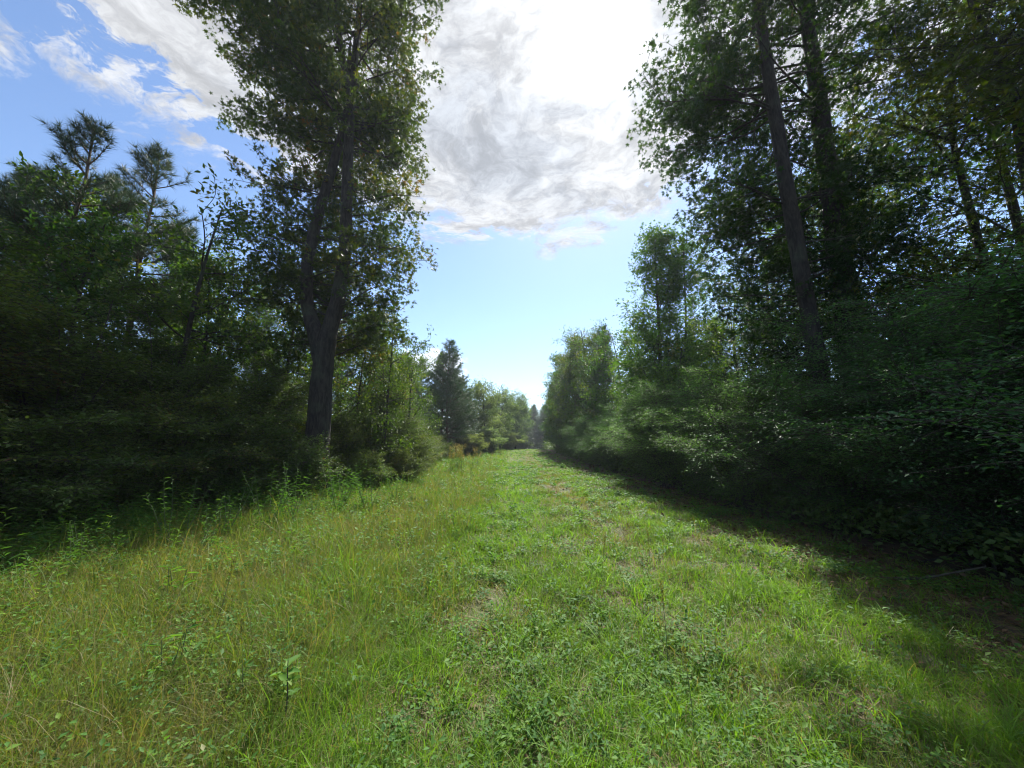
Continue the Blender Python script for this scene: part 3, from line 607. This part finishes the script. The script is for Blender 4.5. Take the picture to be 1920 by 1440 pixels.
for i_, (xx, yy, s) in enumerate([(8.4, 1.8, 1.05), (8.3, 5.2, 1.1), (8.0, 7.0, .98), (8.2, 11.2, 1.0), (8.4, 15.0, 1.05), (8.6, 19.6, 1.0), (8.8, 25.0, 1.0), (8.8, 31.0, 1.0)]):
    put(sB if i_ % 2 else sA, xx, yy, s, rg.random() * 6.28, None, 'taller dark shrub just behind the hedge over bare ground, %s from the camera' % ords[i_], 'shrub', 'shrubs behind the hedge', (.85, .95, .85))
tA = shrub(rg, 'thicket_shrub', 4.6, 2.2, 30, 'thicket', .075, 24, 76, tmpl=OVATE4, flat=.55, low=.05, sprayL=.6, tintc=.5)
tB = shrub(rg, 'thicket_shrub', 2.4, 1.6, 26, 'thicket', .068, 24, 56, tmpl=OVATE4, flat=.5, low=.04, sprayL=.5, tintc=.45)
lf = [(-9.2, .8, 1.0), (-9.3, 3.0, 1.05), (-9.2, 5.2, 1.0), (-9.3, 7.6, .98), (-8.9, 9.6, .95), (-8.2, 11.6, .9), (-7.7, 13.6, .85), (-5.9, 13.4, .72), (-5.2, 15.6, .75), (-5.7, 18.2, .8), (-6.3, 21.0, .8), (-7.0, 24.2, .85), (-7.4, 28, .8), (-8.2, 32, .8)]
lw = ['closest to the camera', 'second from the camera', 'third from the camera', 'fourth from the camera', 'shaded, nearest before the forked trunk', 'right beside the forked trunk', 'just behind the forked trunk',
      'sunlit, on the open side of the forked trunk', 'first past the forked tree', 'second past the forked tree', 'third past the forked tree', 'fourth past the forked tree', 'fifth past the forked tree', 'last before the pointed pines']
for i_, (xx, yy, s) in enumerate(lf):
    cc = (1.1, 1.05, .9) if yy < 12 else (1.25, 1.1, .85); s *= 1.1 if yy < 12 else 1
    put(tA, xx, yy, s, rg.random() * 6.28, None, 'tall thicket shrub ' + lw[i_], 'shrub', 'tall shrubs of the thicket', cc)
lo = [(-8.2, 1.8, .85), (-8.0, 4.2, .9), (-7.9, 6.4, .9), (-7.7, 8.4, .85), (-7.0, 10.2, .7), (-4.9, 12.6, .6), (-4.2, 14.6, .6), (-4.6, 17.2, .7), (-5.0, 20, .75), (-5.6, 23, .8), (-6.0, 26.5, .8), (-6.4, 30, .9), (-6.8, 34, 1.0), (-5.0, 42, 1.1)]
for i_, (xx, yy, s) in enumerate(lo):
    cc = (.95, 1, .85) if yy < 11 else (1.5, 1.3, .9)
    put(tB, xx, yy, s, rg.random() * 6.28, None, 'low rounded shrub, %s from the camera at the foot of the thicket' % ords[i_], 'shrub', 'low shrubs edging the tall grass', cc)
for i_, (xx, yy, s) in enumerate([(-11, 1.0, 1.15), (-11.3, 4.0, 1.15), (-11.2, 6.8, 1.2), (-11, 9.6, 1.1), (-10.6, 12.2, 1.1), (-9.6, 15, 1.0), (-8.2, 19.5, 1.0), (-8.8, 23, 1.0)]):
    put(tA, xx, yy, s, rg.random() * 6.28, None, 'shrub of the dark back row in the thicket, %s from the camera' % ords[i_], 'shrub', 'shrubs deep in the thicket', (.9, .95, .8))
sS = shrub(rg, 'silvery_shrub', 3.4, 2.6, 26, 'silver', .14, 18, 60, tmpl=OVATE4, flat=.5, low=.05, sprayL=.7)
put(sS, -3.0, 46, 1.0, 0, None, 'pale silvery shrub at the bright end of the tall grass', 'shrub', None, (1.1, 1.2, 1.15))
put(sS, -4.4, 40, .8, 2, None, 'yellowish pale shrub at the foot of the pointed pines', 'shrub', None, (1.1, 1.05, .7))
put(sS, -.6, 62, .9, 1, None, 'small pale shrub beyond the silvery shrub', 'shrub', None, (1.1, 1.1, .8))
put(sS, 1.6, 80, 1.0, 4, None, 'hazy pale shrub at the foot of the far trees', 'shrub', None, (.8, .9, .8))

for (xx, yy, s, lb_) in [(-6.9, 9.9, 1.0, 'low shrub hiding the foot of the forked trunk on its shaded side'), (-5.9, 10.3, .85, 'low shrub right in front of the forked trunk')]:
    put(tB, xx, yy, s, rg.random() * 6.28, None, lb_, 'shrub', 'low shrubs edging the tall grass', (1, 1, .85))
# undergrowth filling the floor of the woods
def under(r, x0, x1, y0, y1, dens, hmax, leaf):
    k = int((x1 - x0) * (y1 - y0) * dens); x = r.uniform(x0, x1, k); y = r.uniform(y0, y1, k)
    H = hmax * (.35 + .9 * vnoise(x, y, .35, 4)) * (.7 + .5 * vnoise(x, y, 1.4, 6)); z = hgt(x, y) + H * r.random(k) ** .8
    return np.stack([x, y, z], -1), leaf * r.uniform(.6, 1.3, k), r.normal(.35, .15, k)
ub = MB()
for a_ in [(5.3, 7.6, -3, 12, 420, .75, .09), (5.4, 7.8, 12, 50, 110, .8, .16), (7.6, 20, -4, 12, 170, 2.3, .13), (7.8, 22, 12, 40, 80, 2.6, .19), (7.6, 30, 40, 75, 28, 3, .3), (-19, -9.8, -2, 14, 170, 2.4, .13), (-24, -8.8, 14, 32, 75, 2.6, .2), (-30, -7.5, 32, 60, 26, 3, .32), (-30, -3.5, 60, 100, 12, 3.2, .45), (-25, 45, 108, 132, 16, 4.0, .55), (8.5, 30, 75, 108, 14, 3.2, .45)]:
    pp, sz_, tt = under(rg, *a_); k = len(pp); ub.leaves(OVATE, pp, rg.normal(0, 1, (k, 3)) * (1, 1, .5), np.array([0, 0, .8]) + rg.normal(0, .6, (k, 3)), sz_, np.clip(tt, 0, 1))
lb_ = MB(); x, y, S = field(rg, .06); tall, shade, rut, bare = zones(x, y)
k_ = rg.random(len(x)) < .05 + .8 * shade; x, y, S = x[k_], y[k_], S[k_]; k = len(x)
lb_.leaves(OVATE, np.stack([x, y, hgt(x, y) + rg.uniform(.005, .06, k)], -1), rg.normal(0, 1, (k, 3)) * (1, 1, .3), np.array([0, 0, 1.]) + rg.normal(0, .45, (k, 3)), .055 * np.minimum(S, 3) * rg.uniform(.6, 1.3, k), np.clip(rg.normal(.45, .3, k), 0, 1))
tag(lb_.build('fallen_leaves', leaf_mat('dead_leaf', [(0, (.05, .03, .018)), (.5, (.11, .062, .032)), (1, (.20, .14, .08))], .15, (1, 1, 1), .7, .2, 0)), 'dead brown leaves scattered on the shaded ground below the hedge', 'fallen leaves', kind='stuff')
tag(ub.build('undergrowth', M['thicket']), 'dark leafy undergrowth covering the floor of the woods', 'undergrowth', kind='stuff')

# ------------------------------------------------------------------ individual weeds
def weed(rng, name, h, stems, per, leaf, tmpl=LANCE, mleaf='weedleaf', mstem='stem', spread=.25, head=None, low=.15, tintc=.4):
    root = empty(name); tb = MB(); lb = MB(); hb = MB()
    for s_ in range(stems):
        az = rng.random() * 6.28; q = walk(rng, (rng.normal(0, .05), rng.normal(0, .05), -.02), (math.cos(az) * spread, math.sin(az) * spread, 1), h * rng.uniform(.65, 1.05), 7, .05, .03)
        tube(tb, q, np.linspace(.006, .0025, 8), 4)
        for j_, t in enumerate(np.linspace(low, .99, per)):
            p, d = at_path(q, min(t, .999)); a = j_ * 2.4 + rng.normal(0, .3); D = np.array([[math.cos(a), math.sin(a), rng.normal(.35, .3)]])
            lb.leaves(tmpl, p[None], D, np.array([[0, 0, 1.]]) + rng.normal(0, .2, (1, 3)), leaf * rng.uniform(.45, 1.25) * (1.1 - .5 * t), np.clip(np.array([tintc + rng.normal(0, .15)]), 0, 1))
        if head:
            k = 70; tt = rng.random(k) ** .6; e = np.array([at_path(q, .8 + .199 * v)[0] for v in tt]) + rng.normal(0, .035, (k, 3))
            hb.leaves(OVATE, e, rng.normal(0, 1, (k, 3)), rng.normal(0, 1, (k, 3)), .028, .5)
    tb.build('stem', M[mstem], root, smooth=True); lb.build('leaves', M[mleaf], root)
    if head: hb.build('blossoms', M[head], root)
    return root
wA = weed(rg, 'tall_weed', 1.35, 3, 24, .15, spread=.25, tintc=.35)
wA2 = weed(rg, 'tall_weed', 1.2, 6, 30, .12, spread=.35, tintc=.3)
wA3 = weed(rg, 'tall_weed', 1.0, 7, 24, .10, spread=.5, tintc=.2)
wB = weed(rg, 'bushy_weed', 1.25, 9, 26, .11, spread=.45, tintc=.3)
wC = weed(rg, 'goldenrod', 1.25, 6, 24, .09, spread=.18, head='yellow', tintc=.5)
def W(src, x, y, s, label, group=None, rot=None): return put(src, x, y, s, rg.random() * 6.28 if rot is None else rot, None, label, 'weed', group)
W(wA2, -4.96, 5.80, 0.96, 'tall pale green weed with drooping leaves at the dark edge of the thicket')
W(wA3, -4.70, 6.38, 1.06, 'tall leafy weed beside the most prominent one')
W(wA, -4.37, 5.46, 0.68, 'shorter yellowish weed in front of the prominent clump')
W(wA2, -4.54, 7.22, 1.06, 'single slim weed standing against black shade')
W(wB, -4.28, 7.56, 1.06, 'bushy weed with dusky flower heads before the thicket')
W(wA3, -4.03, 7.81, 0.85, 'weed with hanging leaves beside the dusky-headed one')
W(wB, -3.86, 8.57, 1.12, 'bushy dark weed clump at the foot of the forked tree')
W(wB, -3.36, 8.90, 1.01, 'second bushy weed clump in front of the forked tree')
W(wB, -4.12, 9.41, 1.06, 'weed clump half hidden beside the forked trunk')
W(wB, -3.02, 10.08, 0.96, 'outermost weed clump in the tall grass by the sunlit shrubs')
W(wA, -5.88, 5.12, 0.62, 'low weed at the dark thicket foot apart from the clumps')
W(wA2, -5.29, 4.87, 0.56, 'small spreading weed between the thicket foot and tall grass')
for i_ in range(9):
    W(wC, -2.9 + rg.uniform(-.8, .9), 21 + rg.uniform(-2, 2), rg.uniform(1, 1.3), 'yellow-topped goldenrod stalk in the patch before the pointed pines', 'goldenrod patch in the tall grass')
wD = weed(rg, 'broadleaf_weed', .62, 1, 16, .11, tmpl=OVATE4, mstem='darkstem', spread=.02, low=.55, tintc=.6)
W(wD, -1.22, 2.15, 1.0, 'lone weed with bare dark stem and pale broad leaves on top', rot=1)
wE = weed(rg, 'leafy_weed', .40, 3, 10, .14, tmpl=LANCE, spread=.25, tintc=.6)
W(wE, -2.25, 2.75, 1.0, 'bright green weed with long blade leaves in tall grass')
W(wE, -3.35, 3.9, 1.1, 'upright bladed weed deeper in the tall grass')
def stalk(rng, name, h):
    root = empty(name); tb = MB(); hb = MB()
    q = walk(rng, (0, 0, -.02), (rng.normal(0, .1), rng.normal(0, .1), 1), h, 8, .03); tube(tb, q, np.linspace(.0028, .0015, 9), 4)
    k = 60; e = np.array([at_path(q, .72 + .279 * v)[0] for v in rng.random(k)]) + rng.normal(0, .006, (k, 3))
    hb.leaves(OVATE, e, np.array([0, 0, 1.]) + rng.normal(0, .4, (k, 3)), rng.normal(0, 1, (k, 3)), .02, .3)
    tb.build('stem', M['stem'], root, smooth=True); hb.build('seed_head', M['grass'], root); return root
k1 = stalk(rg, 'grass_stalk', .62)
for (xx, yy, s, lb_) in [(1.12, 2.95, 1.0, 'tallest thin seed stalk standing on the mown track'), (.98, 4.4, .9, 'thin seed stalk beyond the tallest one on the track'), (1.9, 6.6, 1.0, 'seed stalk at the dry strip of the track'),
                         (1.75, 5.0, .9, 'seed stalk leaning where the sunlit grass meets shade'), (1.0, 2.3, .8, 'short seed stalk lowest in the picture on the track'), (2.4, 4.9, .8, 'seed stalk in half shade by the hedge'), (-1.6, 2.5, .95, 'seed stalk among tall grass by the lone weed'), (-2.5, 3.4, 1.1, 'long seed stalk rising out of the tall grass')]:
    W(k1, xx, yy, s, lb_, 'seed stalks in the clearing')
# fallen branch in the shade
fb = MB(); q = walk(rg, (0, 0, .03), (1, -.25, .02), 1.1, 8, .08); tube(fb, q, np.linspace(.018, .007, 9), 6)
q2 = walk(rg, q[4], (1, .5, .1), .35, 4, .1); tube(fb, q2, [.009, .008, .007, .006, .004], 5)
fo = fb.build('fallen_branch', bark_mat('dead_wood', (.06, .05, .04), (.13, .11, .09), 30), smooth=True); fo.location = (4.2, 4.75, hz(4.3, 4.6) + .0)
tag(fo, 'pale dead branch lying on the shaded ground below the hedge', 'branch')

# ------------------------------------------------------------------ the damp air that greys the far wood
hb_ = MB(); x0, x1, y0, y1, z0, z1 = -420., 420., -420., 420., -1.7, 25.
hb_.add([(x0, y0, z0), (x1, y0, z0), (x1, y1, z0), (x0, y1, z0), (x0, y0, z1), (x1, y0, z1), (x1, y1, z1), (x0, y1, z1)], [[(0, 3, 2, 1), (4, 5, 6, 7), (0, 1, 5, 4), (1, 2, 6, 5), (2, 3, 7, 6), (3, 0, 4, 7)]])
hm = bpy.data.materials.new('haze'); hm.use_nodes = True; hn = NT(hm.node_tree); hn.n.clear()
pv = hn.node('ShaderNodeVolumePrincipled'); pv.inputs['Color'].default_value = (.80, .88, 1, 1); pv.inputs['Density'].default_value = .0005; pv.inputs['Anisotropy'].default_value = .35
ho = hn.node('ShaderNodeOutputMaterial'); hn.l.new(pv.outputs[0], ho.inputs['Volume'])
tag(hb_.build('haze', hm), 'thin damp air that greys the far wood', 'haze', kind='stuff')
